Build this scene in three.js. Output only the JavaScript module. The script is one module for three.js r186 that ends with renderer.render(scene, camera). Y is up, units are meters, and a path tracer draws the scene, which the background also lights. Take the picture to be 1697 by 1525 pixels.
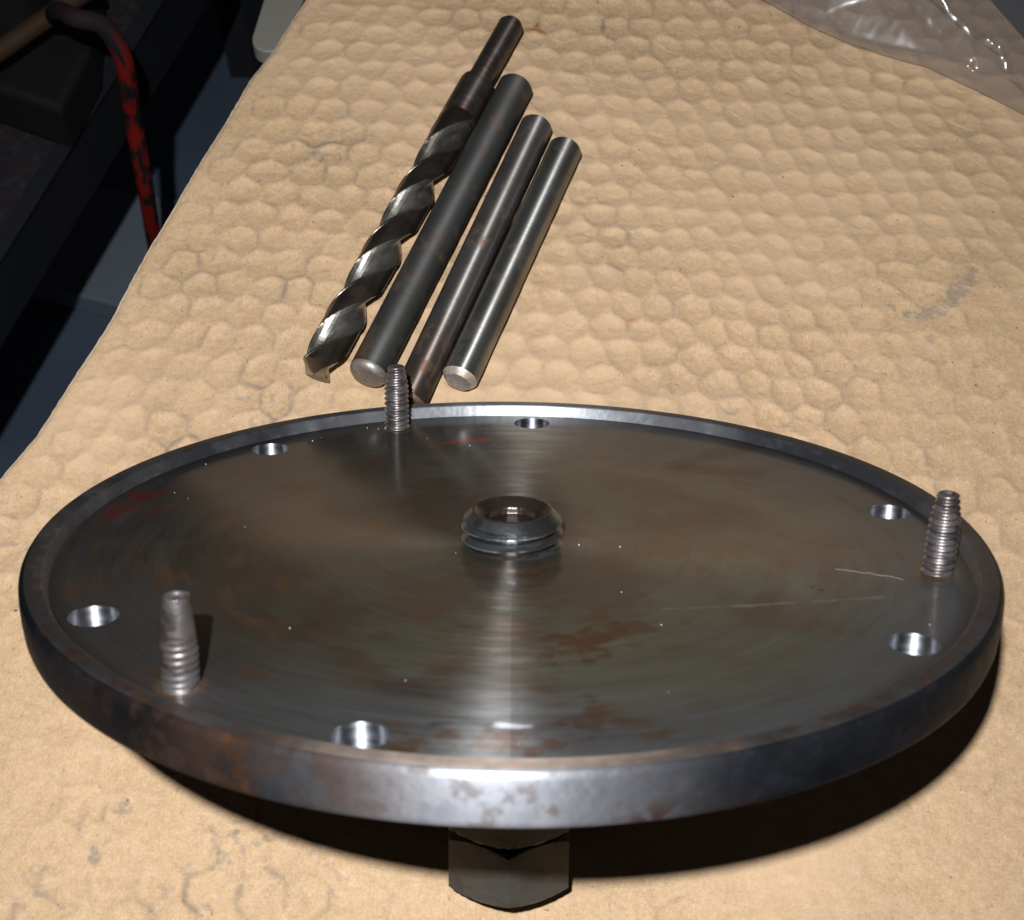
import * as THREE from 'three';
import { mergeGeometries, toCreasedNormals } from 'three/addons/utils/BufferGeometryUtils.js';
import { Brush, Evaluator, SUBTRACTION } from 'three-bvh-csg';

// ---------------------------------------------------------------- camera, light, exposure
const U = 0.075;                        // metres per unit: the radius of the disc is one unit, all numbers below are in units
const scene = new THREE.Scene();
const camera = new THREE.PerspectiveCamera(34.08, 1024 / 920, 0.01, 20);
camera.position.set(0, 3.514 * U, 0);
camera.up.set(-0.00973, 0.52143, -0.85324);
camera.lookAt(0, (3.514 - 0.85328) * U, -0.52145 * U);
camera.focus = 3.9 * U;
camera.userData.fStop = 44;
scene.add(camera);

const renderer = new THREE.WebGLRenderer({ antialias: true });
renderer.setSize(1024, 920);
renderer.toneMapping = THREE.LinearToneMapping;
renderer.toneMappingExposure = 1;
renderer.shadowMap.enabled = true;

scene.background = new THREE.Color().setRGB(0.017, 0.017, 0.0195);     // the dark workshop all round

const flash = new THREE.SpotLight(new THREE.Color().setRGB(0.95, 0.97, 1.0), 0.82, 0, 0.66, 0.88, 2);   // the camera's flash, a little above and left of the lens
flash.position.set(-0.3 * U, 4.6 * U, 0.0);
flash.target.position.set(-0.12 * U, 0, -2.05 * U);
flash.shadow.radius = 0.17;
flash.castShadow = true;
scene.add(flash, flash.target);

// ---------------------------------------------------------------- noise
function hash(x, y, s = 0) {
  let h = Math.imul(x | 0, 374761393) ^ Math.imul(y | 0, 668265263) ^ Math.imul(s | 0, 1274126177);
  h = Math.imul(h ^ (h >>> 13), 1274126177); h ^= h >>> 16;
  return (h >>> 0) / 4294967296;
}
function vn(x, y, s = 0) {
  const i = Math.floor(x), j = Math.floor(y), u = x - i, v = y - j, a = u * u * (3 - 2 * u), b = v * v * (3 - 2 * v);
  return (hash(i, j, s) * (1 - a) + hash(i + 1, j, s) * a) * (1 - b) + (hash(i, j + 1, s) * (1 - a) + hash(i + 1, j + 1, s) * a) * b;
}
function fbm(x, y, o = 4, s = 0) { let t = 0, w = 0.5, n = 0; for (let k = 0; k < o; k++) { t += w * vn(x, y, s + k * 17); n += w; x = x * 2.03 + 5.2; y = y * 2.03 + 1.7; w *= 0.5; } return t / n; }
// the same, repeating after u = 1: fu whole cells round, fv cells along
function vnP(x, y, per, s) {
  const i = Math.floor(x), j = Math.floor(y), u = x - i, v = y - j, a = u * u * (3 - 2 * u), b = v * v * (3 - 2 * v), i0 = ((i % per) + per) % per, i1 = (i0 + 1) % per;
  return (hash(i0, j, s) * (1 - a) + hash(i1, j, s) * a) * (1 - b) + (hash(i0, j + 1, s) * (1 - a) + hash(i1, j + 1, s) * a) * b;
}
function fbmP(u, v, fu, fv, o = 4, s = 0) { let t = 0, w = 0.5, n = 0; for (let k = 0; k < o; k++) { t += w * vnP(u * fu, v * fv + 3.7 * k, fu, s + k * 17); n += w; fu *= 2; fv *= 2; w *= 0.5; } return t / n; }
const clamp = (x, a = 0, b = 1) => Math.min(b, Math.max(a, x));
const ss = (a, b, x) => { const t = clamp((x - a) / (b - a)); return t * t * (3 - 2 * t); };
const lerp = (a, b, t) => a + (b - a) * t;
function rng(seed) { let s = seed >>> 0; return () => { s = (s + 0x6d2b79f5) | 0; let t = Math.imul(s ^ (s >>> 15), 1 | s); t = (t + Math.imul(t ^ (t >>> 7), 61 | t)) ^ t; return ((t ^ (t >>> 14)) >>> 0) / 4294967296; }; }
function interp(tab, x) { if (x <= tab[0][0]) return tab[0][1]; for (let i = 1; i < tab.length; i++) if (x <= tab[i][0]) return lerp(tab[i - 1][1], tab[i][1], (x - tab[i - 1][0]) / (tab[i][0] - tab[i - 1][0])); return tab[tab.length - 1][1]; }
function segDist(px, py, pts) {
  let d = 1e9;
  for (let i = 1; i < pts.length; i++) {
    const [ax, ay] = pts[i - 1], [bx, by] = pts[i], t = clamp(((px - ax) * (bx - ax) + (py - ay) * (by - ay)) / ((bx - ax) ** 2 + (by - ay) ** 2 || 1));
    d = Math.min(d, Math.hypot(px - ax - t * (bx - ax), py - ay - t * (by - ay)));
  }
  return d;
}
// a colour texture of linear values written by fn(u, v, out)
const toS = (c) => Math.round(255 * (c <= 0.0031308 ? 12.92 * c : 1.055 * Math.max(c, 0) ** (1 / 2.4) - 0.055));
function colorTexture(w, h, fn, repeat = false) {
  const d = new Uint8Array(w * h * 4), o = [0, 0, 0];
  for (let j = 0; j < h; j++) for (let i = 0; i < w; i++) {
    fn((i + 0.5) / w, (j + 0.5) / h, o);
    const k = 4 * (j * w + i);
    d[k] = clamp(toS(o[0]), 0, 255); d[k + 1] = clamp(toS(o[1]), 0, 255); d[k + 2] = clamp(toS(o[2]), 0, 255); d[k + 3] = 255;
  }
  return finish(new THREE.DataTexture(d, w, h), true, repeat);
}
// a data texture: r, g, b in 0..1 (g roughness, b metalness)
function dataTexture(w, h, fn, repeat = false) {
  const d = new Uint8Array(w * h * 4), o = [0, 0, 0];
  for (let j = 0; j < h; j++) for (let i = 0; i < w; i++) {
    fn((i + 0.5) / w, (j + 0.5) / h, o);
    const k = 4 * (j * w + i);
    for (let c = 0; c < 3; c++) d[k + c] = clamp(Math.round(o[c] * 255), 0, 255);
    d[k + 3] = 255;
  }
  return finish(new THREE.DataTexture(d, w, h), false, repeat);
}
function finish(t, srgb, repeat) {
  t.magFilter = THREE.LinearFilter; t.minFilter = THREE.LinearFilter;
  t.wrapS = t.wrapT = repeat ? THREE.RepeatWrapping : THREE.ClampToEdgeWrapping;
  t.colorSpace = srgb ? THREE.SRGBColorSpace : THREE.NoColorSpace;
  t.needsUpdate = true; return t;
}
const rgb = (r, g, b) => new THREE.Color().setRGB(r, g, b);
function mix3(o, c, t) { o[0] += (c[0] - o[0]) * t; o[1] += (c[1] - o[1]) * t; o[2] += (c[2] - o[2]) * t; }

// ---------------------------------------------------------------- objects
function mesh(name, geometry, material, parent = scene) {
  geometry.scale(U, U, U);
  const m = new THREE.Mesh(geometry, material); m.name = name; m.castShadow = m.receiveShadow = true;
  parent.add(m); return m;
}
function thing(name, label, category, p = [0, 0, 0], group) {
  const g = new THREE.Group(); g.name = name; g.position.set(p[0] * U, p[1] * U, p[2] * U); scene.add(g);
  return tag(g, label, category, group);
}
function tag(o, label, category, group, kind) {
  o.userData.label = label; o.userData.category = category;
  if (group) o.userData.group = group;
  if (kind) o.userData.kind = kind;
  return o;
}
// an indexed grid surface: fn(u, v) -> [x, y, z]; uv is (u, v) or what uvFn gives
function grid(nu, nv, fn, closeU = false, uvFn) {
  const P = [], T = [], I = [];
  for (let j = 0; j <= nv; j++) for (let i = 0; i <= nu; i++) { const u = i / nu, v = j / nv; P.push(...fn(u, v)); T.push(...(uvFn ? uvFn(u, v) : [u, v])); }
  for (let j = 0; j < nv; j++) for (let i = 0; i < nu; i++) { const a = j * (nu + 1) + i, b = a + 1, c = a + nu + 1, d = c + 1; I.push(a, b, d, a, d, c); }
  const g = new THREE.BufferGeometry();
  g.setAttribute('position', new THREE.Float32BufferAttribute(P, 3)); g.setAttribute('uv', new THREE.Float32BufferAttribute(T, 2)); g.setIndex(I);
  g.computeVertexNormals();
  if (closeU) {                                                     // one normal on both sides of the seam
    const n = g.attributes.normal, v = new THREE.Vector3(), w = new THREE.Vector3();
    for (let j = 0; j <= nv; j++) { const a = j * (nu + 1), b = a + nu; v.fromBufferAttribute(n, a).add(w.fromBufferAttribute(n, b)).normalize(); n.setXYZ(a, v.x, v.y, v.z); n.setXYZ(b, v.x, v.y, v.z); }
  }
  return g;
}
// a lathe whose sharp corners stay sharp, uv = (angle, length along the profile)
function lathe(pts, seg = 96) {
  const parts = [];
  let run = 0, i = 0;
  const len = [0]; for (let k = 1; k < pts.length; k++) len.push(len[k - 1] + Math.hypot(pts[k][0] - pts[k - 1][0], pts[k][1] - pts[k - 1][1]));
  const tot = len[len.length - 1];
  while (i < pts.length - 1) {                                        // cut into smooth runs
    let j = i + 1;
    while (j < pts.length - 1) {
      const ax = pts[j][0] - pts[j - 1][0], ay = pts[j][1] - pts[j - 1][1], bx = pts[j + 1][0] - pts[j][0], by = pts[j + 1][1] - pts[j][1];
      if ((ax * bx + ay * by) / (Math.hypot(ax, ay) * Math.hypot(bx, by)) < 0.86) break;
      j++;
    }
    const a = i, n = j - i;
    parts.push(grid(seg, n, (u, v) => { const p = pts[a + Math.round(v * n)], t = u * 2 * Math.PI; return [p[0] * Math.sin(t), p[1], p[0] * Math.cos(t)]; }, true, (u, v) => [u, len[a + Math.round(v * n)] / tot]));
    i = j;
  }
  return mergeGeometries(parts);
}

// ---------------------------------------------------------------- cardboard
const CELL = 0.106, ROWH = 0.0918;
function warp(x, z) { return [x + 0.05 * (vn(x * 2.2, z * 2.2, 3) - 0.5) + 0.1 * (vn(x * 0.8, z * 0.8, 5) - 0.5), z + 0.05 * (vn(x * 2.2, z * 2.2, 4) - 0.5) + 0.1 * (vn(x * 0.8, z * 0.8, 6) - 0.5)]; }
const CA = Math.cos(0.06), SA = Math.sin(0.06), cell = { e: 0, edge: 0, id: 0, wall: 0 };
function honeycomb(x, z) {
  const [wx, wz] = warp(x, z), qx = wx * CA + wz * SA, qz = -wx * SA + wz * CA;
  const j0 = Math.round(qz / ROWH);
  let bx = 0, bz = 0, bd = 1e9, bi = 0, bj = 0;
  const c = [];
  for (let j = j0 - 2; j <= j0 + 2; j++) {
    const off = (j & 1) * 0.5, i0 = Math.round(qx / CELL - off);
    for (let i = i0 - 1; i <= i0 + 1; i++) {
      const px = (i + off + 0.44 * (hash(i, j, 11) - 0.5)) * CELL, pz = (j + 0.26 * (hash(i, j, 12) - 0.5)) * ROWH, d = (px - qx) ** 2 + (pz - qz) ** 2;
      c.push([px, pz, i, j]);
      if (d < bd) { bd = d; bx = px; bz = pz; bi = i; bj = j; }
    }
  }
  let e = 1e9, ei = 0, ej = 0, sum = 0, ws = 0;
  for (const [px, pz, i, j] of c) {
    if (i === bi && j === bj) continue;
    const dx = px - bx, dz = pz - bz, l = Math.hypot(dx, dz), d = ((px + bx) / 2 - qx) * dx / l + ((pz + bz) / 2 - qz) * dz / l;
    if (d < 0.12) { const up = -dz / l, w = up > 0 ? lerp(0.022, 0.0145, up) : lerp(0.022, 0.036, -up), g = Math.exp(-85 * d); sum += g; ws += g * w; }
    if (d < e) { e = d; ei = i; ej = j; }
  }
  cell.e = e; cell.edge = hash(bi + ei, bj + ej, 21); cell.id = hash(bi, bj, 22); cell.wall = Math.exp(-Math.max(0, -Math.log(sum) / 85) / (ws / sum));
  return cell;
}
const edgeTab = [[-5.2, -0.3], [-3.96, -0.714], [-3.71, -0.803], [-3.59, -0.861], [-3.184, -0.998], [-2.883, -1.098], [-2.612, -1.176], [-2.44, -1.236], [-2.216, -1.317], [-2.079, -1.392], [-1.5, -1.66], [-0.4, -2.15]];
const leftEdge = (z) => interp(edgeTab, z) + 0.006 * (vn(z * 5, 1, 31) - 0.5) + 0.0022 * (vn(z * 60, 2, 31) - 0.5);
const rightEdge = (z) => interp([[-5.2, 0.75], [-4.0, 1.6], [-3.78, 1.7], [-3.2, 2.2], [-2.8, 2.5], [-0.4, 2.6]], z) + 0.01 * (vn(z * 9, 5, 31) - 0.5);
const relief = (x, z) => { const near = ss(-1.9, -1.15, z), rt = ss(0.9, 1.5, x) * ss(-3.1, -2.6, z); return (1 - 0.72 * near) * (1 - 0.45 * rt) * (0.5 + 0.85 * fbm(x * 1.6, z * 1.6, 3, 41)); };
function boardHeight(x, z) {
  const { edge, id, wall } = honeycomb(x, z), r = relief(x, z) * ss(0.0, 0.16, x - leftEdge(z));
  const dish = -0.0115 * (1 - wall) - 0.003 * (id - 0.5) * (1 - wall) - 0.004 * (1 - wall) * (edge - 0.5);
  return r * dish + 0.012 * (fbm(x * 3.1, z * 3.1, 3, 43) - 0.5) + 0.004 * (fbm(x * 14, z * 14, 2, 44) - 0.5) - 0.002;
}
{
  const Z0 = -4.9, Z1 = -0.45, NX = 680, NZ = 760, T = 0.14, tone = [0.465, 0.312, 0.178];
  const uvOf = (x, z) => [(x + 2.2) / 4.8, (z + 4.9) / 4.45];
  const P = [], T2 = [], I = [];
  for (let j = 0; j <= NZ; j++) for (let i = 0; i <= NX; i++) {
    const z = lerp(Z0, Z1, j / NZ), a = leftEdge(z), b = rightEdge(z), x = lerp(a, b, i / NX);
    const end = ss(-0.01, 0.02, x - a);                                    // the paper turns down at the cut edge
    P.push(x, boardHeight(x, z) * end - 0.012 * (1 - end), z); T2.push(...uvOf(x, z));
  }
  for (let j = 0; j < NZ; j++) for (let i = 0; i < NX; i++) { const a = j * (NX + 1) + i, b = a + 1, c = a + NX + 1, d = c + 1; I.push(a, c, d, a, d, b); }
  const top = new THREE.BufferGeometry();
  top.setAttribute('position', new THREE.Float32BufferAttribute(P, 3)); top.setAttribute('uv', new THREE.Float32BufferAttribute(T2, 2)); top.setIndex(I); top.computeVertexNormals();
  // dirt that sits where it was rubbed in: [x, z, radius, strength, rust]
  const spots = [[-0.985, -1.1, 0.07, 0.9, 0], [-0.62, -1.06, 0.13, 0.9, 0], [-0.43, -1.0, 0.1, 0.7, 0], [-0.75, -0.9, 0.14, 0.9, 0], [-1.1, -0.95, 0.1, 0.6, 0], [0.34, -2.92, 0.14, 0.7, 0.4], [0.36, -2.64, 0.06, 1, 1], [0.42, -2.86, 0.06, 1, 1], [1.13, -3.6, 0.06, 1, 1], [1.26, -3.6, 0.05, 1, 1], [1.27, -3.42, 0.06, 1, 1], [1.33, -3.33, 0.06, 1, 1], [1.41, -3.24, 0.05, 1, 1], [-0.6, -3.29, 0.13, 0.9, 0], [-0.5, -3.4, 0.12, 0.8, 0], [-0.7, -3.82, 0.07, 1, 0.3], [-0.54, -3.74, 0.06, 1, 1], [-0.49, -3.72, 0.06, 0.8, 0], [0.07, -3.84, 0.05, 1, 1], [0.29, -3.82, 0.06, 0.9, 0], [-0.93, -2.85, 0.08, 0.6, 0], [-0.7, -2.3, 0.14, 0.9, 0.1], [-0.9, -2.2, 0.09, 0.7, 0], [-0.62, -2.75, 0.12, 0.5, 0]];
  const smudges = [[[[1.19, -2.66], [1.26, -2.68], [1.3, -2.74], [1.33, -2.76]], 0.026, 0.9], [[[1.36, -2.79], [1.365, -2.83]], 0.016, 0.9], [[[1.2, -2.58], [1.203, -2.57]], 0.014, 0.6], [[[1.11, -2.69], [1.112, -2.69]], 0.011, 0.9], [[[1.15, -2.67], [1.152, -2.66]], 0.012, 1], [[[0.46, -2.32], [0.47, -2.325]], 0.018, 0.7], [[[0.61, -2.32], [0.62, -2.325]], 0.018, 0.8], [[[0.43, -2.4], [0.45, -2.39]], 0.02, 0.7], [[[0.76, -2.27], [0.77, -2.27]], 0.014, 0.9], [[[-0.93, -1.16], [-0.925, -1.155]], 0.016, 1], [[[-0.985, -1.07], [-0.975, -1.03]], 0.012, 1]];
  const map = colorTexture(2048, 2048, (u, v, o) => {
    const x = u * 4.8 - 2.2, z = v * 4.45 - 4.9;
    const f = fbm(x * 5, z * 5, 4, 51), g = fbm(x * 60, z * 60, 3, 52), h = hash(Math.floor(u * 2048), Math.floor(v * 2048), 53);
    const fib = vn(x * 170 + 30 * f, z * 420, 54) * 0.5 + vn(x * 420, z * 150 + 20 * f, 55) * 0.5;
    const k = 0.84 + 0.2 * f + 0.16 * (g - 0.5) + 0.2 * (h - 0.5) + 0.34 * (fib - 0.5);
    o[0] = tone[0] * k; o[1] = tone[1] * k * (0.97 + 0.06 * g); o[2] = tone[2] * k * (0.9 + 0.2 * g);
    const { e, edge } = honeycomb(x, z), r = clamp(relief(x, z));
    let dirt = 0, rust = 0;
    for (const [sx, sz, sr, st, ru] of spots) { const d = Math.hypot(x - sx, z - sz) / sr; if (d < 1.4) { const w = st * ss(1.4, 0.3, d); if (w > dirt) { dirt = w; rust = ru; } } }
    const n = fbm(x * 26, z * 26, 3, 56);
    const line = Math.exp(-((e / 0.0065) ** 2)) * ss(0.35, 0.75, edge * 0.55 + n * 0.6 + 0.35 * dirt - 0.12);
    mix3(o, [0.17, 0.125, 0.085], 0.45 * line * (0.25 + 0.75 * r));
    const strong = Math.exp(-((e / 0.0095) ** 2)) * dirt * ss(0.52, 0.72, n * 0.7 + 0.3 * edge + 0.25 * (g - 0.5) + 0.08 * dirt);
    mix3(o, rust > 0.5 ? [0.22, 0.085, 0.015] : [0.11, 0.088, 0.07], (rust > 0.5 ? 0.9 : 0.6) * strong);
    for (const [p, w, st] of smudges) { const d = segDist(x, z, p); if (d < w * 2) mix3(o, [0.1, 0.1, 0.1], 0.42 * st * ss(1.3, 0.0, d / w + 3.4 * (fbm(x * 85, z * 100, 4, 64) - 0.5))); if (d < w * 2) mix3(o, [0.2, 0.175, 0.14], 0.3 * st * ss(2, 0, d / w) * ss(0.3, 0.7, fbm(x * 30, z * 30, 3, 65))); }
    const edgeDist = x - leftEdge(z); if (edgeDist < 0.007) mix3(o, [0.66, 0.58, 0.48], 0.6 * ss(0.007, 0.003, edgeDist));  // edge highlight painted as a pale line along the cut edge
    if (rust < 0.5) mix3(o, [0.11, 0.11, 0.11], 0.4 * dirt * ss(0.6, 0.78, fbm(x * 40, z * 40, 3, 58)));
    const sp = vn(x * 95, z * 95, 59); if (sp > 0.955) mix3(o, [0.1, 0.075, 0.05], ss(0.955, 0.985, sp) * 0.7);
    const bl = fbm(x * 1.7, z * 1.7, 3, 60); mix3(o, [tone[0] * 1.1, tone[1] * 1.12, tone[2] * 1.2], 0.5 * ss(0.5, 0.75, bl));
  });
  const bump = dataTexture(1024, 1024, (u, v, o) => { o[0] = o[1] = o[2] = 0.5 * vn(u * 190, v * 260, 61) + 0.3 * vn(u * 400, v * 420, 62) + 0.2 * hash(Math.floor(u * 1024), Math.floor(v * 1024), 63); });
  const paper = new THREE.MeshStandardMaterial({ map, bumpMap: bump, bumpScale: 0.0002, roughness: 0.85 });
  const group = thing('cardboard_sheet', 'tan dimpled honeycomb cardboard sheet with grimy creases, spread under the disc and rods', 'cardboard');
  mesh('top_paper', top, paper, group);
  const side = [];
  const line = []; for (let j = 0; j <= 240; j++) { const z = lerp(Z0, Z1, j / 240); line.push([leftEdge(z), z]); }
  side.push(grid(240, 1, (u, v) => { const [x, z] = line[Math.round(u * 240)]; return [x + 0.001, lerp(-0.012, -T, v), z]; }));
  side.push(grid(240, 1, (u, v) => { const z = lerp(Z0, Z1, u); return [rightEdge(z), lerp(0, -T, v), z]; }));
  side.push(grid(240, 1, (u, v) => { const [x, z] = line[Math.round(u * 240)]; return [lerp(x, rightEdge(z), v), -T, z]; }));
  side.push(grid(10, 1, (u, v) => [lerp(leftEdge(Z0), rightEdge(Z0), u), lerp(0, -T, v), Z0]));
  side.push(grid(10, 1, (u, v) => [lerp(leftEdge(Z1), rightEdge(Z1), u), lerp(0, -T, v), Z1]));
  mesh('cut_edge', mergeGeometries(side), new THREE.MeshStandardMaterial({ color: rgb(...tone), roughness: 0.9, side: THREE.DoubleSide }), group);
}

// ---------------------------------------------------------------- the disc on its threaded hub
const LIP = 0.0272, THICK = 0.1028, TAU = 40.25 * Math.PI / 180;
const disc = thing('machined_disc', 'dark oily round steel disc with raised lip and holes, tilted on its hub nut', 'metal disc', [0.0014, 0.7211, -1.5303]);
disc.rotation.x = -TAU;
const PIN = [110.42, -9.58, -129.58].map((a) => a * Math.PI / 180), RH = 0.8775;
{
  // colour, and roughness with metalness, of the turned face: plan map over (x, z) from -1 to 1
  const strokes = [                                                    // [points, width, colour, strength, break-up]
    [[[0.046, 0.565], [0.123, 0.51], [0.18, 0.466]], 0.05, [0.045, 0.02, 0.009], 0.7, 1.6],
    [[[0.13, 0.49], [0.2, 0.452], [0.244, 0.421]], 0.055, [0.045, 0.02, 0.009], 0.65, 1.6],
    [[[0.142, 0.775], [0.154, 0.733]], 0.05, [0.045, 0.021, 0.01], 0.55, 1.6],
    [[[-0.2, 0.862], [0.06, 0.872]], 0.05, [0.05, 0.022, 0.009], 0.8, 1.5],
    [[[-0.87, -0.16], [-0.862, -0.2], [-0.853, -0.281]], 0.07, [0.085, 0.013, 0.01], 0.85, 1.4],
    [[[-0.177, -0.691], [-0.12, -0.715], [-0.078, -0.725]], 0.016, [0.2, 0.03, 0.012], 0.8, 1],
    [[[0.588, -0.69], [0.415, -0.535]], 0.05, [0.05, 0.022, 0.012], 0.6, 0.5],
    [[[0.415, -0.515], [0.586, -0.475]], 0.05, [0.05, 0.022, 0.012], 0.7, 0.5],
    [[[-0.02, 0.803], [0.03, 0.806]], 0.008, [0.3, 0.3, 0.32], 0.8, 1.4],  // glint off a dent, painted in as a pale dab
    [[[-0.123, 0.801], [-0.074, 0.795]], 0.012, [0.01, 0.01, 0.01], 0.9, 0.3],
    [[[-0.07, 0.795], [-0.04, 0.8]], 0.022, [0.01, 0.01, 0.011], 0.95, 0.2],
    [[[-0.2, 0.66], [-0.1, 0.7]], 0.04, [0.02, 0.018, 0.015], 0.5, 0.5],
    [[[0.596, 0.222], [0.597, 0.223]], 0.007, [0.01, 0.01, 0.01], 0.9, 0], [[[0.611, 0.237], [0.612, 0.238]], 0.007, [0.01, 0.01, 0.01], 0.9, 0],
    [[[0.286, 0.338], [0.4, 0.323], [0.492, 0.31], [0.722, 0.27]], 0.006, [0.14, 0.14, 0.125], 0.5, 1.6],
    [[[0.05, 0.14], [-0.06, 0.15]], 0.03, [0.05, 0.02, 0.012], 0.5, 0.5],
  ];
  const S = 1536;
  const state = (x, z) => {
    const r = Math.hypot(x, z), t = Math.atan2(z, x);
    const big = fbm(x * 1.6 + 3, z * 1.6, 4, 71), mid = fbm(x * 6, z * 6, 4, 72), arc = fbm(t * 5, r * 46, 4, 73), fine = fbm(t * 9, r * 230, 2, 74);
    return { r, t, big, mid, arc, fine };
  };
  const map = colorTexture(S, S, (u, v, o) => {
    const x = u * 2 - 1, z = v * 2 - 1, { r, t, big, mid, arc, fine } = state(x, z);
    o[0] = 0.106; o[1] = 0.099; o[2] = 0.07;                               // olive-brown oil film
    mix3(o, [0.075, 0.042, 0.027], ss(0.4, 0.7, mid) * 0.55); mix3(o, [0.085, 0.036, 0.016], 0.36 * ss(0.56, 0.7, fbm(x * 17, z * 17, 5, 70)) * ss(0.35, 0.6, big));                // brown varnish
    mix3(o, [0.026, 0.021, 0.019], ss(0.15, -0.8, x + 0.3 * (big - 0.5)) * 0.9);   // darker towards one side
    const bare = ss(0.62, 0.86, r + 0.22 * (big - 0.5) + 0.1 * (arc - 0.5)) * (0.35 + 0.65 * ss(-0.55, 0.1, x + 0.3 * z));
    mix3(o, [0.125, 0.13, 0.135], bare * 0.75);                               // bluish bare steel by the edge
    mix3(o, [0.1, 0.05, 0.022], 0.55 * ss(0.58, 0.75, fbm(t * 6, r * 22, 4, 75)) * ss(0.3, 0.6, mid));
    const k = 0.64 * (0.72 + 0.36 * arc + 0.26 * (fine - 0.5) + 0.25 * (big - 0.5)); o[0] *= k; o[1] *= k; o[2] *= k;
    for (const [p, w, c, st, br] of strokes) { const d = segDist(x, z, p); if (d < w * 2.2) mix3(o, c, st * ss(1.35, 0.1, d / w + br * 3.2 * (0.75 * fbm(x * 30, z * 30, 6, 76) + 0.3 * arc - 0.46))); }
    for (let q = 0; q < 7; q++) { const rr = [0.2, 0.235, 0.262, 0.275, 0.3, 0.33, 0.375][q]; if (Math.abs(r - rr) < 0.003) mix3(o, [0.03, 0.024, 0.017], (1 - Math.abs(r - rr) / 0.003) * 0.6 * ss(0.45, 0.65, vn(t * 3, q * 7.7, 77))); }
    mix3(o, [0.02, 0.018, 0.016], 0.7 * ss(0.905, 0.94, r));                  // shade painted into the corner under the lip
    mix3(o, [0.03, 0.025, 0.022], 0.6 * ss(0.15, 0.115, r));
    for (const a of PIN) { const d = Math.hypot(x - RH * Math.cos(a), z + RH * Math.sin(a)); mix3(o, [0.13, 0.075, 0.035], 0.6 * ss(0.06, 0.04, d + 0.01 * mid)); }
  });
  const rm = dataTexture(S, S, (u, v, o) => {
    const x = u * 2 - 1, z = v * 2 - 1, { r, t, big, mid, arc, fine } = state(x, z);
    const bare = ss(0.62, 0.86, r + 0.22 * (big - 0.5) + 0.1 * (arc - 0.5));
    o[1] = 0.34 + 0.1 * (mid - 0.5) + 0.12 * (arc - 0.5) + 0.08 * (fine - 0.5) + 0.04 * bare;
    o[2] = 0.3 + 0.2 * bare - 0.1 * (mid - 0.5);
    for (const [p, w, , st] of strokes) { const d = segDist(x, z, p); if (d < w * 1.2) { o[2] -= 0.1 * st * ss(1.2, 0.2, d / w); o[1] += 0.08 * st * ss(1.2, 0.2, d / w); } }
    o[0] = 1;
  });
  const bump = dataTexture(S, S, (u, v, o) => { const x = u * 2 - 1, z = v * 2 - 1, { r, t } = state(x, z); o[0] = o[1] = o[2] = 0.5 * vn(t * 14, r * 260, 78) + 0.5 * fbm(x * 60, z * 60, 2, 79); });
  for (const m of [map, rm, bump]) m.channel = 1;
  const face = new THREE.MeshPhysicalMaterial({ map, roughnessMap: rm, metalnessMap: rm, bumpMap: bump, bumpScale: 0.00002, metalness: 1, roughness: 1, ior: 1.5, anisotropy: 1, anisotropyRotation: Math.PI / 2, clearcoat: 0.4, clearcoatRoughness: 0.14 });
  const boreMap = dataTexture(256, 128, (u, v, o) => { o[0] = 1; o[1] = 0.52 + 0.25 * (vn(u * 14, v * 120, 85) - 0.5); o[2] = 0.85; }, true);
  const boreMat = new THREE.MeshPhysicalMaterial({ color: rgb(0.42, 0.435, 0.47), metalness: 1, roughness: 1, roughnessMap: boreMap, anisotropy: 0.9, anisotropyRotation: Math.PI / 2 });

  const body = lathe([[0.06, -LIP], [0.2, -LIP], [0.35, -LIP], [0.5, -LIP], [0.65, -LIP], [0.8, -LIP], [0.955, -LIP], [0.955, -0.1], [0.06, -0.1], [0.06, -LIP]].reverse(), 256);
  let solid = new Brush(body, face); solid.updateMatrixWorld();
  const ev = new Evaluator(); ev.attributes = ['position', 'normal', 'uv']; ev.useGroups = true;
  for (const a of PIN) for (const s of [-1, 1]) {
    const b = a + s * 23.72 * Math.PI / 180, c = new THREE.CylinderGeometry(0.0475, 0.0475, 0.3, 48);
    const cut = new Brush(c, boreMat); cut.position.set(RH * Math.cos(b), -0.06, -RH * Math.sin(b)); cut.updateMatrixWorld();
    solid = ev.evaluate(solid, cut, SUBTRACTION); solid.updateMatrixWorld();
  }
  const g = solid.geometry, p = g.attributes.position, uv1 = new Float32Array(p.count * 2);
  for (let i = 0; i < p.count; i++) { uv1[2 * i] = (p.getX(i) + 1) / 2; uv1[2 * i + 1] = (p.getZ(i) + 1) / 2; }
  g.setAttribute('uv1', new THREE.BufferAttribute(uv1, 2));
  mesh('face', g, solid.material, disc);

  // rim: cove, lip, chamfer, edge, underside
  const prof = [[0.944, -LIP - 0.004], [0.9445, -0.024], [0.9475, -0.0145], [0.951, -0.0075], [0.9535, -0.002], [0.9575, 0.0], [0.975, 0.0004], [0.989, 0.0], [0.9945, -0.0025], [0.9985, -0.0085], [1.0, -0.015], [1.0005, -0.035], [0.9995, -0.06], [0.9965, -0.088], [0.9935, -0.097], [0.987, -THICK], [0.95, -THICK]];
  const len = [0]; for (let k = 1; k < prof.length; k++) len.push(len[k - 1] + Math.hypot(prof[k][0] - prof[k - 1][0], prof[k][1] - prof[k - 1][1]));
  const L = len[len.length - 1], vLip0 = len[5] / L, vLip1 = len[7] / L, vSide = len[9] / L, vBot = len[14] / L;
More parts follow.
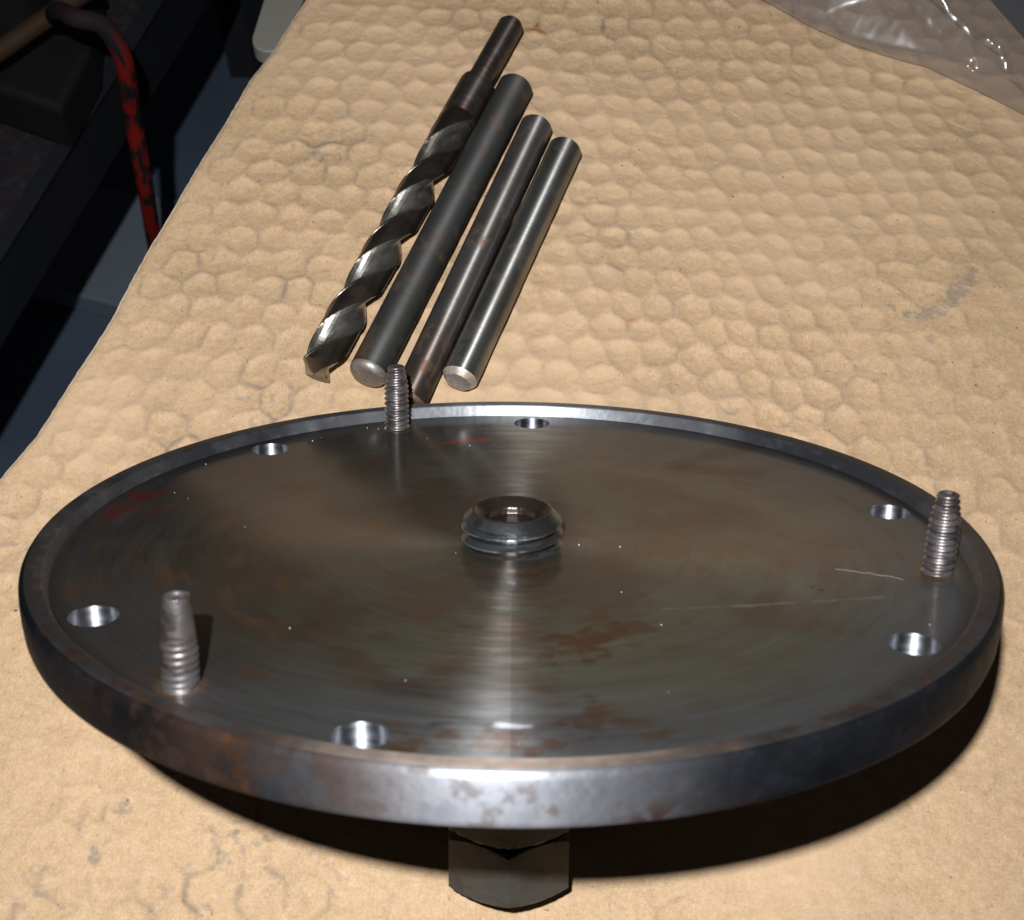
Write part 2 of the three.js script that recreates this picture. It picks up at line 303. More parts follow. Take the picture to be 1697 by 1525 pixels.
  const rimMap = colorTexture(2048, 256, (u, v, o) => {
    const t = u * 2 * Math.PI, n = fbmP(u, v, 60, 2.2, 4, 81), n2 = fbmP(u, v, 190, 6, 4, 82), n3 = fbmP(u, v, 620, 20, 3, 83), deg = (u > 0.5 ? u - 1 : u) * 360;
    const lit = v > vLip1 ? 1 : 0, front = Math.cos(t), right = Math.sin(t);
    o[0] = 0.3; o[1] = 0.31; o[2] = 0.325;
    if (v < vLip0) { mix3(o, [0.4, 0.41, 0.43], 0.5 * ss(0.2, -0.7, front)); mix3(o, [0.09, 0.095, 0.11], 0.85 * ss(-0.93, -0.7, front)); mix3(o, [0.16, 0.14, 0.11], 0.3 * ss(0.45, 0.8, 0.6 * n + 0.4 * n3) * ss(-0.93, -0.7, front)); }  // cove painted brighter at the back, where it faces the flash
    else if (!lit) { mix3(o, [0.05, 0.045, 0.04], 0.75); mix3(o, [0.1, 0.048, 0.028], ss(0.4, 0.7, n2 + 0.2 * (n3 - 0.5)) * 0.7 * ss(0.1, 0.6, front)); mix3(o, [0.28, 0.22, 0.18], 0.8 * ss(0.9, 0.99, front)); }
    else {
      const away = Math.max(ss(-9, -38, deg + 26 * (n - 0.5)), ss(7, 25, deg + 16 * (n - 0.5)));  // light falloff painted in: side darkens away from the front
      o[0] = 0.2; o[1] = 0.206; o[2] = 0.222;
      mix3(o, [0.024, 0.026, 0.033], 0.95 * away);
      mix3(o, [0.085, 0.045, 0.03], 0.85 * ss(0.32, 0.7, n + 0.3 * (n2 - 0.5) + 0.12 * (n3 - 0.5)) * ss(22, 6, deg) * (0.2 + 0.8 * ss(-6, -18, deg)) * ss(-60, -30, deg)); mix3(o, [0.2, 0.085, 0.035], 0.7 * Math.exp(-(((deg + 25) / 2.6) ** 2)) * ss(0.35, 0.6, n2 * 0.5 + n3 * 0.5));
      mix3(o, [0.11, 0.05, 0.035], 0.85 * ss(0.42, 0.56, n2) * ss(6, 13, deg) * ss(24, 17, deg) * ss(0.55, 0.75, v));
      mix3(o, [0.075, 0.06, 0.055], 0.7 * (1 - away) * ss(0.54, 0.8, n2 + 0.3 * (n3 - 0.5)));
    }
    const k = 0.9 + 0.2 * n3; o[0] *= k; o[1] *= k; o[2] *= k;
  }, true);
  const rimRM = dataTexture(2048, 128, (u, v, o) => {
    const n = fbmP(u, v, 60, 2.2, 4, 81), n2 = fbmP(u, v, 190, 6, 4, 82);
    o[0] = 1; o[1] = 0.5 + 0.14 * (n2 - 0.5) + 0.06 * ss(0.5, 0.66, n); o[2] = 0.88 - 0.08 * ss(0.4, 0.75, n) - 0.08 * ss(0.55, 0.75, n2);
  }, true);
  const rimBump = dataTexture(2048, 128, (u, v, o) => { const t = u * 2 * Math.PI; o[0] = o[1] = o[2] = fbmP(u, v, 420, 14, 3, 84); }, true);
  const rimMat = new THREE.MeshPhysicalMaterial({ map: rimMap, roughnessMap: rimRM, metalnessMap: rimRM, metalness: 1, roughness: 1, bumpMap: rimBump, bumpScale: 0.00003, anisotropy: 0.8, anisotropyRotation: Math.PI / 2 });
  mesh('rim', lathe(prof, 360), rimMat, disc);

  // hub: threaded collar with a chamfered, countersunk end
  const path = [];                                                     // [radius, height, thread depth]
  for (let k = 0; k <= 60; k++) { const h = lerp(-0.012, 0.054, k / 60); path.push([0.107, h, ss(0.058, 0.05, h)]); }
  for (let k = 1; k <= 6; k++) path.push([lerp(0.1065, 0.0865, k / 6), lerp(0.0545, 0.0755, k / 6), 0]);
  path.push([0.0855, 0.0765, 0], [0.084, 0.0772, 0], [0.0805, 0.0774, 0], [0.0785, 0.077, 0], [0.077, 0.0755, 0]);
  for (let k = 1; k <= 5; k++) path.push([lerp(0.077, 0.059, k / 5), lerp(0.0755, 0.0605, k / 5), 0]);
  path.push([0.0575, 0.059, 0], [0.0565, 0.055, 0], [0.0562, 0.051, 0], [0.0545, 0.0465, 0], [0.04, 0.046, 0], [0.02, 0.046, 0], [0.0005, 0.046, 0]);
  const hubGeo = grid(180, path.length - 1, (u, v) => {
    const [r0, h, d] = path[Math.round(v * (path.length - 1))], t = u * 2 * Math.PI;
    let ph = (h + 0.0195) / 0.0262 - u; ph -= Math.floor(ph);
    const tri = Math.abs(ph - 0.5) * 2, groove = clamp((tri - 0.08) / 0.86) * 0.0145;
    const r = r0 - d * groove + 0.0006 * (vnP(u * 60, h * 300, 60, 91) - 0.5) * (h > 0.05 ? 1 : 0.4);
    return [r * Math.sin(t), h - LIP, r * Math.cos(t)];
  }, true, (u, v) => [u, v]);
  const hubSharp = toCreasedNormals(hubGeo, 0.55);
  const hubMap = colorTexture(512, 1024, (u, v, o) => {
    const t = u * 2 * Math.PI, n = fbmP(u, v, 14, 8, 4, 92);
    o[0] = 0.12; o[1] = 0.13; o[2] = 0.132;
    const hh = lerp(-0.012, 0.054, v * (path.length - 1) / 60); let ph = (hh + 0.0195) / 0.0262 - u; ph -= Math.floor(ph);
    if (hh < 0.0535) { const tri = Math.abs(ph - 0.5) * 2; mix3(o, [0.42, 0.45, 0.48], 0.8 * ss(0.2, 0.04, tri)); mix3(o, [0.03, 0.03, 0.03], 0.8 * ss(0.72, 0.95, tri)); }
    const up = ss(0.76, 0.86, v); mix3(o, [0.065, 0.036, 0.025], up * (0.6 + 0.4 * n)); mix3(o, [0.07, 0.06, 0.05], 0.8 * ss(0.5, 0.66, n));
  }, true);
  const hubBump = dataTexture(512, 256, (u, v, o) => { o[0] = o[1] = o[2] = ss(0.6, 0.72, v) * fbmP(u, v, 60, 60, 3, 93); }, true);
  mesh('threaded_hub', hubSharp, new THREE.MeshStandardMaterial({ map: hubMap, bumpMap: hubBump, bumpScale: 0.00004, metalness: 0.85, roughness: 0.3 }), disc);

  // three threaded studs
  const studMap = colorTexture(256, 512, (u, v, o) => {
    const t = u * 2 * Math.PI, n = fbmP(u, v, 5, 7, 4, 95), n2 = fbmP(u, v, 6, 26, 3, 96);
    o[0] = 0.3; o[1] = 0.275; o[2] = 0.275; mix3(o, [0.22, 0.165, 0.13], 0.5 * ss(0.5, 0.65, n)); mix3(o, [0.09, 0.07, 0.07], 0.7 * ss(0.5, 0.68, n2));
  }, true);
  const studMat = new THREE.MeshStandardMaterial({ map: studMap, metalness: 0.88, roughness: 0.35 });
  function studGeo(seed, H, wear) {
    const N = 340, PITCH = 0.0136;
    return grid(64, N, (u, v) => {
      const t = u * 2 * Math.PI;
      if (v > 0.94) {                                                  // flat, dished end
        const k = (v - 0.94) / 0.06, r = lerp(0.0215, 0.0004, k);
        return [r * Math.sin(t), H + 0.0015 * ss(0, 0.15, k) - 0.006 * ss(0.2, 0.55, k), r * Math.cos(t)];
      }
      const h = lerp(-0.02, H, v / 0.94), taper = lerp(ss(H * 0.66, H * 1.03, h), clamp((h / H - 0.42) / 0.58), wear);
      let ph = h / PITCH - u; ph -= Math.floor(ph);
      const tri = Math.abs(ph - 0.5) * 2, g = clamp((tri - 0.15) / 0.75) * 0.0046 * (1 - 0.7 * ss(0.6, 1, wear)) * (1 - wear * ss(H * (0.9 - 0.45 * wear), H * (1 - 0.38 * wear), h)) * (0.9 + 0.2 * vnP(u * 6, h * 60, 6, seed));
      const r = lerp(0.0325, 0.0225, taper) * (h < 0.006 ? 1.04 : 1) - g + 0.0004 * (vnP(u * 14, h * 150, 14, seed + 1) - 0.5);
      return [r * Math.sin(t), h, r * Math.cos(t)];
    }, true, (u, v) => [u, v * 0.8 + seed * 0.013]);
  }
  PIN.forEach((a, i) => {
    const s = mesh('threaded_stud', studGeo(100 + i * 10, [0.168, 0.172, 0.166][i], [0.15, 0.25, 1][i]), studMat, disc);
    if (i) s.name = 'threaded_stud_00' + i;
    s.position.set(RH * Math.cos(a) * U, -LIP * U, -RH * Math.sin(a) * U); s.rotation.y = a;
    s.rotation.z = [0.0, -0.035, 0.01][i];
  });

  // shank and the two nuts below
  const nutMap = colorTexture(512, 256, (u, v, o) => { const n = fbmP(u, v, 12, 4, 5, 87), n2 = fbmP(u, v, 50, 22, 3, 88); o[0] = 0.1; o[1] = 0.093; o[2] = 0.08; mix3(o, [0.06, 0.047, 0.037], 0.7 * ss(0.35, 0.75, n)); mix3(o, [0.13, 0.125, 0.115], 0.3 * ss(0.5, 0.8, n2)); }, true);
  const nutMat = new THREE.MeshStandardMaterial({ map: nutMap, metalness: 0.6, roughness: 0.4 });
  mesh('shank', lathe([[0.001, -0.1], [0.115, -0.1], [0.115, -0.45], [0.001, -0.45]], 64), nutMat, disc);
  function hexNut(h0, h1, R, ch) {                                     // corners bevelled by a cone at both ends
    const f = (u, v) => {
      const t = u * 2 * Math.PI, k = ((t + Math.PI / 6) % (Math.PI / 3)) - Math.PI / 6, ap = R * Math.cos(Math.PI / 6);
      const hexR = ap / Math.cos(Math.PI / 6 - Math.abs(k)) ;
      return hexR;
    };
    const rows = []; for (let i = 0; i <= 44; i++) rows.push(lerp(h0, h1, i / 44));
    const n = 240, topR = ap0(R) * 0.985;
    function ap0(r) { return r * Math.cos(Math.PI / 6); }
    const g = grid(n, rows.length + 3, (u, v) => {
      const j = Math.round(v * (rows.length + 3)), t = u * 2 * Math.PI;
      if (j === 0) return [0, h0, 0]; if (j === rows.length + 3) return [0, h1, 0];
      const h = j === 1 ? h0 : j === rows.length + 2 ? h1 : rows[j - 2];
      const cone = topR + Math.min(h - h0, h1 - h) * ch, r = Math.min(f(u), cone);
      return [r * Math.sin(t), h, r * Math.cos(t)];
    }, true);
    return toCreasedNormals(g, 0.35);
  }
  mesh('hex_nut', hexNut(-0.69, -0.46, 0.155, 1.9), nutMat, disc);
  mesh('hex_nut_001', hexNut(-0.838, -0.692, 0.155, 1.9), nutMat, disc);
}

// ---------------------------------------------------------------- drill bit and three rods
function rodMaterial(seed, base, dark, rust, rough, metal, ends, ani = 0.95) {
  const map = colorTexture(256, 1024, (u, v, o) => {
    const n = fbmP(u, v, 4, 9, 4, seed), n2 = fbmP(u, v, 7, 22, 5, seed + 1), n3 = fbmP(u, v, 12, 260, 3, seed + 2);
    o[0] = base[0]; o[1] = base[1]; o[2] = base[2];
    mix3(o, dark, 0.5 * ss(0.4, 0.75, n + 0.2 * (n3 - 0.5)));
    const k = 0.85 + 0.3 * n3; o[0] *= k; o[1] *= k; o[2] *= k;
    if (rust > 0.8) mix3(o, [0.1, 0.052, 0.03], 0.65 * ss(0.3, 0.0, v + 0.25 * (n - 0.5)));
    mix3(o, [0.13, 0.058, 0.026], rust * 0.8 * ss(0.6, 0.84, n2 + 0.13 * ss(0.3, 0.0, v) + 0.1 * (n - 0.5) + 0.3 * (fbmP(u, v, 30, 100, 3, seed + 3) - 0.5)));
    
  }, true);
  const rm = dataTexture(128, 512, (u, v, o) => {
    const n = fbmP(u, v, 4, 9, 4, seed), n2 = fbmP(u, v, 7, 22, 5, seed + 1), m = ss(0.6, 0.84, n2 + 0.13 * ss(0.3, 0.0, v) + 0.1 * (n - 0.5));
    o[0] = 1; o[1] = rough + 0.16 * (n - 0.5) + 0.12 * m * rust; o[2] = metal - 0.3 * m * rust;
  }, true);
  return new THREE.MeshPhysicalMaterial({ map, roughnessMap: rm, metalnessMap: rm, metalness: 1, roughness: 1, anisotropy: ani, anisotropyRotation: Math.PI / 2 });
}
// a rod whose end A lies nearest the disc; its profile runs along the axis
function placeAlong(o, A, B) {
  const a = new THREE.Vector3(...A), b = new THREE.Vector3(...B);
  o.position.copy(a).multiplyScalar(U);
  o.quaternion.setFromUnitVectors(new THREE.Vector3(0, 1, 0), b.clone().sub(a).normalize());
  return a.distanceTo(b);
}
function rod(name, label, A, B, r, mats, endProfile, roll = 0) {
  const g = thing(name, label, 'steel rod', A, undefined);
  const L = placeAlong(g, A, B), P = [];
  P.push(...endProfile.map(([a, h]) => [a * r, h * r]));
  const h0 = endProfile[endProfile.length - 1][1] * r;
  for (let k = 1; k <= 12; k++) P.push([r, lerp(h0, L - 0.14 * r, k / 12)]);
  const barrel = lathe(P.slice(endProfile.length - 1), 72), face = lathe(P.slice(0, endProfile.length), 72);
  const far = lathe([[r, L - 0.14 * r], [r * 0.9, L], [r * 0.86, L + 0.004 * r], [0.001, L]], 72);
  barrel.rotateY(roll); face.rotateY(roll); far.rotateY(roll);
  mesh('barrel', barrel, mats[0], g); mesh('end_face', face, mats[1], g); mesh('end_face_001', far, mats[0], g);
  return g;
}
const endSteel = (seed, c, c2, m = 0.6) => new THREE.MeshStandardMaterial({ map: colorTexture(256, 128, (u, v, o) => { const t = u * 2 * Math.PI, n = fbm(Math.cos(t) * 3 * v, Math.sin(t) * 3 * v, 4, seed), n2 = fbm(Math.cos(t) * 9 * v + 4, Math.sin(t) * 9 * v, 3, seed + 1); o[0] = c[0]; o[1] = c[1]; o[2] = c[2]; mix3(o, c2, ss(0.55, 0.75, v + 0.2 * (n - 0.5))); const k = 0.7 + 0.6 * n2; o[0] *= k; o[1] *= k; o[2] *= k; }, true), metalness: m, roughness: 0.42 });
rod('steel_rod', 'thickest dark oxide-grey rod with worn rounded end, beside the twist drill', [-0.412, 0.056, -2.374], [0.003, 0.056, -3.511], 0.0555,
  [rodMaterial(201, [0.08, 0.079, 0.075], [0.055, 0.05, 0.046], 0.75, 0.66, 0.75, false, 0.75), endSteel(205, [0.2, 0.175, 0.155], [0.27, 0.235, 0.2])],
  [[0.001, 0.09], [0.14, 0.08], [0.26, 0.01], [0.3, 0.0], [0.6, 0.02], [0.8, 0.11], [0.93, 0.24], [0.985, 0.36], [1, 0.48]]);
rod('steel_rod_001', 'middle rusty steel rod with its near end against the disc rim', [-0.292, 0.052, -2.292], [0.069, 0.052, -3.345], 0.0505,
  [rodMaterial(221, [0.21, 0.2, 0.185], [0.12, 0.1, 0.085], 0.9, 0.5, 0.85), endSteel(225, [0.2, 0.12, 0.07], [0.2, 0.12, 0.07])],
  [[0.001, 0.0], [0.8, 0.0], [0.84, 0.02], [1, 0.2]]);
rod('steel_rod_002', 'shortest, brightest plain steel rod, set apart on the right', [-0.154, 0.053, -2.366], [0.158, 0.053, -3.25], 0.0515,
  [rodMaterial(241, [0.27, 0.265, 0.245], [0.15, 0.14, 0.12], 0.3, 0.47, 0.92, true, 0.95), endSteel(245, [0.3, 0.3, 0.29], [0.5, 0.4, 0.32])],
  [[0.001, 0.0], [0.6, 0.004], [0.7, 0.02], [0.73, 0.035], [0.93, 0.26], [1, 0.36]]);
{
  const A = [-0.556, 0.058, -2.385], B = [-0.013, 0.058, -3.79];
  const g = thing('drill_bit', 'large twist drill with dark reduced shank, leftmost beside the rods', 'drill bit', A), L = placeAlong(g, A, B);
  const R = 0.058, fluteEnd = 0.955, bodyEnd = 1.21, lead = 0.5;
  // section of a two-flute drill
  const sec = (a) => {
    let s = a / Math.PI; s -= Math.floor(s);                            // each half turn: land, then flute
    if (s < 0.04) return 1; if (s < 0.46) return 0.96;
    const k = (s - 0.46) / 0.54;
    return lerp(0.96, 0.38, ss(-0.1, 0.45, k)) + (1 - 0.38) * ss(0.58, 1.02, k) ** 1.4;
  };
  const body = grid(220, 420, (u, v) => {
    const cap = v < 0.05, k = cap ? v / 0.05 : 1, y = cap ? 0 : lerp(0, fluteEnd + 0.09, (v - 0.05) / 0.95), t = u * 2 * Math.PI;
    let r = lerp(sec(t), Math.max(sec(t), 0.52), ss(0.12, 0.0, y)), run = ss(fluteEnd - 0.02, fluteEnd + 0.07, y);
    r = lerp(r, 1, run) * R * k;
    const yy = y + (cap || y < R * 0.6 ? (r - R) * 0.3 * (cap ? 1 : ss(R * 0.6, 0, y)) + R * 0.5 : R * 0.5 * 0), tip = r * 0.32;
    const h = cap ? tip : Math.max(y, tip + y * 0.2);
    const ang = t + 2 * Math.PI * (h / lead) + 1.92;
    return [r * Math.sin(ang), h, r * Math.cos(ang)];
  }, true);
  const steel = new THREE.MeshStandardMaterial({ map: colorTexture(512, 1024, (u, v, o) => {
    let q = u * 2; q -= Math.floor(q);
    const n = fbmP(u, v, 8, 30, 4, 261), land = q < 0.46;
    if (land) { o[0] = 0.13; o[1] = 0.105; o[2] = 0.085; mix3(o, [0.24, 0.235, 0.21], 0.8 * ss(0.06, 0.0, q)); mix3(o, [0.07, 0.05, 0.04], 0.6 * ss(0.4, 0.7, n)); }
    else { const k = (q - 0.46) / 0.54; o[0] = 0.4; o[1] = 0.385; o[2] = 0.34; mix3(o, [0.16, 0.12, 0.1], 0.5 * ss(0.45, 0.7, n) + 0.4 * ss(0.5, 0.9, k)); }
    mix3(o, [0.06, 0.045, 0.036], 0.55 * ss(0.6, 1.0, v));
  }, true), metalness: 0.92, roughness: 0.36 });
  mesh('fluted_body', toCreasedNormals(body, 0.7), steel, g);
  const dark = new THREE.MeshPhysicalMaterial({ map: colorTexture(256, 256, (u, v, o) => { const t = u * 2 * Math.PI, n = fbmP(u, v, 5, 7, 4, 271), n2 = fbmP(u, v, 9, 26, 3, 272); o[0] = 0.1; o[1] = 0.084; o[2] = 0.073; mix3(o, [0.1, 0.055, 0.05], 0.8 * ss(0.5, 0.66, n)); mix3(o, [0.13, 0.12, 0.11], 0.6 * ss(0.5, 0.7, n2)); }, true), metalness: 0.85, roughness: 0.42, anisotropy: 0.9, anisotropyRotation: Math.PI / 2 });
  mesh('body_collar', lathe([[R * 0.998, fluteEnd + 0.06], [R * 0.998, 1.14], [R * 0.998, bodyEnd - 0.012], [R * 0.95, bodyEnd], [0.04, bodyEnd]], 72), dark, g);
  mesh('reduced_shank', lathe([[0.0425, bodyEnd - 0.01], [0.0425, 1.4], [0.0425, L - 0.014], [0.034, L], [0.0005, L]], 72), dark, g);
}

// ---------------------------------------------------------------- clear plastic bag at the far right
{
  const edge = [[0.62, -4.08], [0.804, -3.985], [0.974, -3.84], [1.087, -3.765], [1.22, -3.7], [1.339, -3.655], [1.46, -3.57], [1.627, -3.445], [1.85, -3.28], [2.1, -3.05]];
  const tz = edge.map(([x, z]) => [x, z]), eps = (t) => { const x = lerp(0.62, 2.1, t); return [x, interp(tz, x)]; };
  const fold = [[1.2, -4.0], [1.3, -3.83], [1.41, -3.7], [1.52, -3.59], [1.56, -3.51], [1.6, -3.45]];
  const second = [[0.86, -4.05], [1.04, -3.9], [1.162, -3.9], [1.25, -3.82], [1.339, -3.715], [1.45, -3.6]];
  const height = (x, z, w) => 0.012 + 0.02 * ss(0, 0.1, w) + 0.5 * Math.max(0, w - 0.02) + 0.06 * (1 + 0.16 * Math.sin((x * 0.5 - z) * 75 + 5 * vn(x * 20, z * 20, 304)) + 0.3 * (vn(x * 30, z * 30, 305) - 0.5)) * Math.exp(-((segDist(x, z, fold) / 0.03) ** 2)) + 0.05 * Math.exp(-((segDist(x, z, fold) / 0.12) ** 2)) + 0.022 * Math.exp(-((segDist(x, z, second) / 0.018) ** 2)) + 0.02 * (fbm(x * 4, z * 4, 3, 301) - 0.5) * ss(0, 0.1, w) + 0.004 * (fbm(x * 22, z * 22, 2, 302) - 0.5);
  const film = new THREE.MeshPhysicalMaterial({ color: rgb(0.9, 0.9, 0.915), roughness: 0.23, metalness: 0, transmission: 0.965, thickness: 0, ior: 2, side: THREE.DoubleSide });
  const g = grid(420, 420, (u, v) => {
    const [ex, ez] = eps(u), w = Math.abs(v - 0.45) / 0.55, d = v < 0.45 ? (0.45 - v) / 0.45 * 1.0 : (v - 0.45) / 0.55 * 1.3, x = ex + d * 0.55, z = ez - d * 0.85;
    const lower = v < 0.45, roll = 0.022 * Math.exp(-((d / 0.016) ** 2));
    return [x, lower ? 0.006 + 0.004 * (fbm(x * 7, z * 7, 2, 303)) + 0.01 * (1 - Math.exp(-d / 0.01)) * 0 : height(x, z, d) + roll, z];
  });
  tag(mesh('plastic_bag', g, film), 'clear crinkled plastic bag lying on the far right corner of the cardboard', 'plastic bag');
}

// ---------------------------------------------------------------- dim workshop behind the edge of the cardboard
{
  const fl = grid(2, 2, (u, v) => [lerp(-14, 14, u), -4.5, lerp(-22, 6, 1 - v)]);
  const floorMap = colorTexture(1024, 1024, (u, v, o) => { const n = fbm(u * 40, v * 40, 4, 401), k = 0.75 + 0.5 * n; o[0] = 0.06 * k; o[1] = 0.085 * k; o[2] = 0.125 * k; });
  const floor = mesh('floor', fl, new THREE.MeshStandardMaterial({ map: floorMap, roughness: 0.9, side: THREE.DoubleSide }));
  floor.userData.kind = 'structure';

  // low steel bench with an angle-iron edge
  const bench = thing('low_bench', 'dark grimy steel bench with worn angle-iron edge, at upper left', 'bench');
  const dx = 0.51, dz = -1.68, l = Math.hypot(dx, dz), ux = dx / l, uz = dz / l, nx = -uz, nz = ux;   // edge direction and outward normal
  const E = (s, o) => [-2.31 + ux * s + nx * o, -4.25 + uz * s + nz * o];
  const boxAlong = (s0, s1, o0, o1, y0, y1) => { const P = [], I = [0, 2, 1, 1, 2, 3, 4, 5, 6, 5, 7, 6, 0, 1, 4, 1, 5, 4, 2, 6, 3, 3, 6, 7, 0, 4, 2, 2, 4, 6, 1, 3, 5, 3, 7, 5]; for (const y of [y0, y1]) for (const o of [o0, o1]) for (const s of [s0, s1]) { const [x, z] = E(s, o); P.push(x, y, z); } const g = new THREE.BufferGeometry(); g.setAttribute('position', new THREE.Float32BufferAttribute(P, 3)); g.setIndex(I); const n = g.toNonIndexed(); n.computeVertexNormals(); n.setAttribute('uv', new THREE.Float32BufferAttribute(new Float32Array(n.attributes.position.count * 2).map((_, i) => { const k = Math.floor(i / 2), p = n.attributes.position; return i % 2 ? p.getZ(k) : p.getX(k); }), 2)); return n; };
  const topMap = colorTexture(512, 512, (u, v, o) => { const n = fbm(u * 9, v * 9, 4, 411), m = fbm(u * 30, v * 30, 3, 412); o[0] = 0.012 + 0.016 * m; o[1] = 0.009 + 0.012 * m; o[2] = 0.012 + 0.012 * m; mix3(o, [0.05, 0.03, 0.02], 0.5 * ss(0.6, 0.75, n)); mix3(o, [0.03, 0.035, 0.045], 0.5 * ss(0.62, 0.75, m)); }, true);
  const steel = new THREE.MeshStandardMaterial({ color: rgb(0.024, 0.026, 0.031), metalness: 0.4, roughness: 0.45, side: THREE.DoubleSide });
  mesh('bench_top', boxAlong(-3, 5, -2.6, -0.1, -1.87, -1.81), new THREE.MeshStandardMaterial({ map: topMap, roughness: 0.7, metalness: 0.2, side: THREE.DoubleSide }), bench);
  mesh('edge_angle', mergeGeometries([boxAlong(-3, 5, -0.09, 0, -1.81, -1.785), boxAlong(-3, 5, -0.03, 0.0, -2.15, -1.79)]), steel, bench);
  for (const [i, s] of [-2.2, 3.4].entries()) { const m = mesh('leg', boxAlong(s, s + 0.2, -0.5, -0.3, -4.5, -1.87), steel, bench); if (i) m.name = 'leg_001'; }

  // red lever
  const pts = [[-2.14, -1.45, -5.4], [-2.05, -1.15, -5.15], [-1.94, -0.98, -4.97], [-1.86, -0.94, -4.89], [-1.77, -0.98, -4.9], [-1.72, -1.12, -4.9], [-1.74, -1.35, -4.95], [-1.8, -1.7, -5.04], [-1.86, -2.2, -5.11], [-1.96, -2.8, -5.28], [-2.07, -3.4, -5.49], [-2.3, -4.8, -5.9]];
  const tube = new THREE.TubeGeometry(new THREE.CatmullRomCurve3(pts.map((p) => new THREE.Vector3(...p))), 160, 0.042, 20);
  const red = colorTexture(128, 1024, (u, v, o) => { const n = fbm(v * 40, u * 0 + 2, 3, 421), m = fbm(u * 60, v * 7, 4, 422); o[0] = 0.24; o[1] = 0.013; o[2] = 0.008; mix3(o, [0.018, 0.014, 0.014], ss(0.47, 0.56, m * 0.7 + 0.3 * n)); if (u < 0.24) mix3(o, [0.014, 0.014, 0.016], 0.95 * ss(0.24, 0.18, u)); }, true);
  tag(mesh('bent_lever', tube, new THREE.MeshPhysicalMaterial({ map: red, roughness: 0.75, specularIntensity: 0.25 })), 'bent lever rod with chipped red paint, rising beside the dark bench', 'lever');

  // machine casting at the corner
  const mc = thing('machine_casting', 'black oily machine casting with a brown bar on top of the bench, upper left corner', 'machine', [-2.35, -1.785, -5.5]);
  const iron = new THREE.MeshStandardMaterial({ color: rgb(0.008, 0.008, 0.009), roughness: 0.6, metalness: 0.2 });
  const sh = new THREE.Shape([[-0.5, -0.1], [0.24, -0.42], [0.3, -0.1], [0.22, 0.6], [-0.6, 0.6]].map((p) => new THREE.Vector2(...p)));
  const cast = new THREE.ExtrudeGeometry(sh, { depth: 0.2, bevelEnabled: true, bevelSize: 0.05, bevelThickness: 0.04, bevelSegments: 4 }); cast.rotateX(-Math.PI / 2); cast.translate(0, 0.04, 0.1);
  mesh('casting', cast, iron, mc);
  const cyl = new THREE.CylinderGeometry(0.16, 0.2, 0.3, 40); cyl.translate(-0.08, 0.36, -0.12); mesh('boss', cyl, iron, mc);
  const bar = new THREE.TubeGeometry(new THREE.LineCurve3(new THREE.Vector3(-0.1, 0.53, 0.65), new THREE.Vector3(0.4, 0.53, 0.05)), 4, 0.045, 16);
  mesh('bar', bar, new THREE.MeshStandardMaterial({ color: rgb(0.055, 0.028, 0.014), roughness: 0.7, metalness: 0.3 }), mc);

  // pale slab on the floor, dark post, grey strip under the cardboard
  const slab = new THREE.ExtrudeGeometry(new THREE.Shape([[-3.25, 6.15], [-2.95, 6.95], [-1.9, 6.75], [-2.4, 5.9]].map((p) => new THREE.Vector2(...p))), { depth: 0.15, bevelEnabled: true, bevelSize: 0.02, bevelThickness: 0.02 });
  slab.rotateX(-Math.PI / 2); slab.translate(0, -4.48, 0);
  tag(mesh('floor_slab', slab, new THREE.MeshStandardMaterial({ color: rgb(0.14, 0.165, 0.2), roughness: 0.85 })), 'pale grey slab lying on the dark floor between bench and cardboard', 'slab');
  const post = new THREE.BoxGeometry(0.22, 3, 0.22); post.translate(-2.0, -3.0, -8.3);
  tag(mesh('post', post, new THREE.MeshStandardMaterial({ color: rgb(0.012, 0.013, 0.018), roughness: 0.8 })), 'dark upright post standing on the floor behind the grey strip', 'post');
  const st = new THREE.Shape(); st.moveTo(-0.06, -0.1); st.quadraticCurveTo(-0.055, -0.16, 0, -0.16); st.quadraticCurveTo(0.055, -0.16, 0.06, -0.1); st.lineTo(0.07, 0.8); st.lineTo(-0.06, 0.8);
  const strip = new THREE.ExtrudeGeometry(st, { depth: 0.05, bevelEnabled: true, bevelSize: 0.008, bevelThickness: 0.008, bevelSegments: 3 });
  strip.rotateX(-Math.PI / 2); strip.rotateY(-0.12); strip.translate(-0.83, -0.2, -4.03);
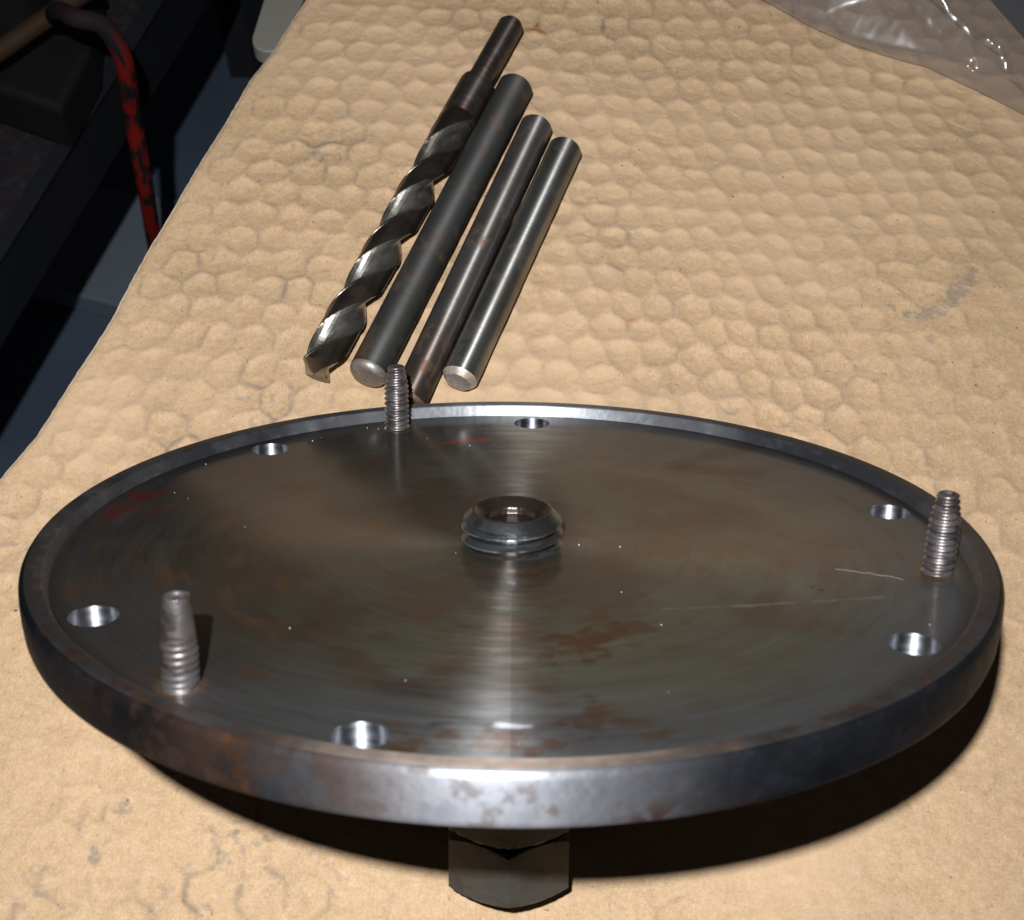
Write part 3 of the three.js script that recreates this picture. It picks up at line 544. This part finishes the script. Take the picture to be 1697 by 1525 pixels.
  tag(mesh('strip', strip, new THREE.MeshStandardMaterial({ color: rgb(0.15, 0.14, 0.12), roughness: 0.6 })), 'grey-beige strip with rounded end poking out under the cardboard edge', 'strip');
}

// ---------------------------------------------------------------- small things
{
  const toWorld = (x, h, z) => new THREE.Vector3(x, h, z).applyAxisAngle(new THREE.Vector3(1, 0, 0), -TAU).add(new THREE.Vector3(0.0014, 0.7211, -1.5303));
  const hair = new THREE.CatmullRomCurve3([[0.66, 0.135], [0.684, 0.142], [0.7, 0.147], [0.712, 0.155], [0.724, 0.154], [0.742, 0.166], [0.758, 0.169], [0.772, 0.177], [0.786, 0.188]].map(([x, z]) => toWorld(x, -LIP + 0.003, z)));
  tag(mesh('lint_strand', new THREE.TubeGeometry(hair, 60, 0.0005, 6), new THREE.MeshStandardMaterial({ color: rgb(0.2, 0.2, 0.19), roughness: 0.9 })), 'wavy pale lint strand lying on the disc near its right stud', 'lint');
  const R = rng(7), bits = [], grit = [];
  for (let k = 0; k < 24; k++) {
    const a = R() * 6.283, r = Math.sqrt(R()) * 0.92, s = 0.0006 + 0.0011 * R() * R(), g = new THREE.IcosahedronGeometry(s, 0), p = toWorld(r * Math.cos(a), -LIP + s * 0.5, r * Math.sin(a));
    if (r < 0.13) continue; g.translate(p.x, p.y, p.z); bits.push(g);
  }
  tag(mesh('dust', mergeGeometries(bits), new THREE.MeshStandardMaterial({ color: rgb(0.7, 0.7, 0.68), roughness: 0.6 })), 'fine pale dust specks on the disc', 'dust', null, 'stuff');
  for (let k = 0; k < 70; k++) {
    const z = -0.9 - 3 * R(), x = lerp(leftEdge(z) + 0.1, 1.5, R()), s = 0.0014 + 0.003 * R() * R() * R(), g = new THREE.IcosahedronGeometry(s, 0);
    g.rotateY(R() * 6); g.scale(1 + R(), 0.6, 1); g.translate(x, boardHeight(x, z) + s * 0.3, z); grit.push(g);
  }
  tag(mesh('grit', mergeGeometries(grit), new THREE.MeshStandardMaterial({ color: rgb(0.07, 0.055, 0.045), roughness: 0.8 })), 'dark grit crumbs scattered over the cardboard', 'grit', null, 'stuff');
}

renderer.render(scene, camera);
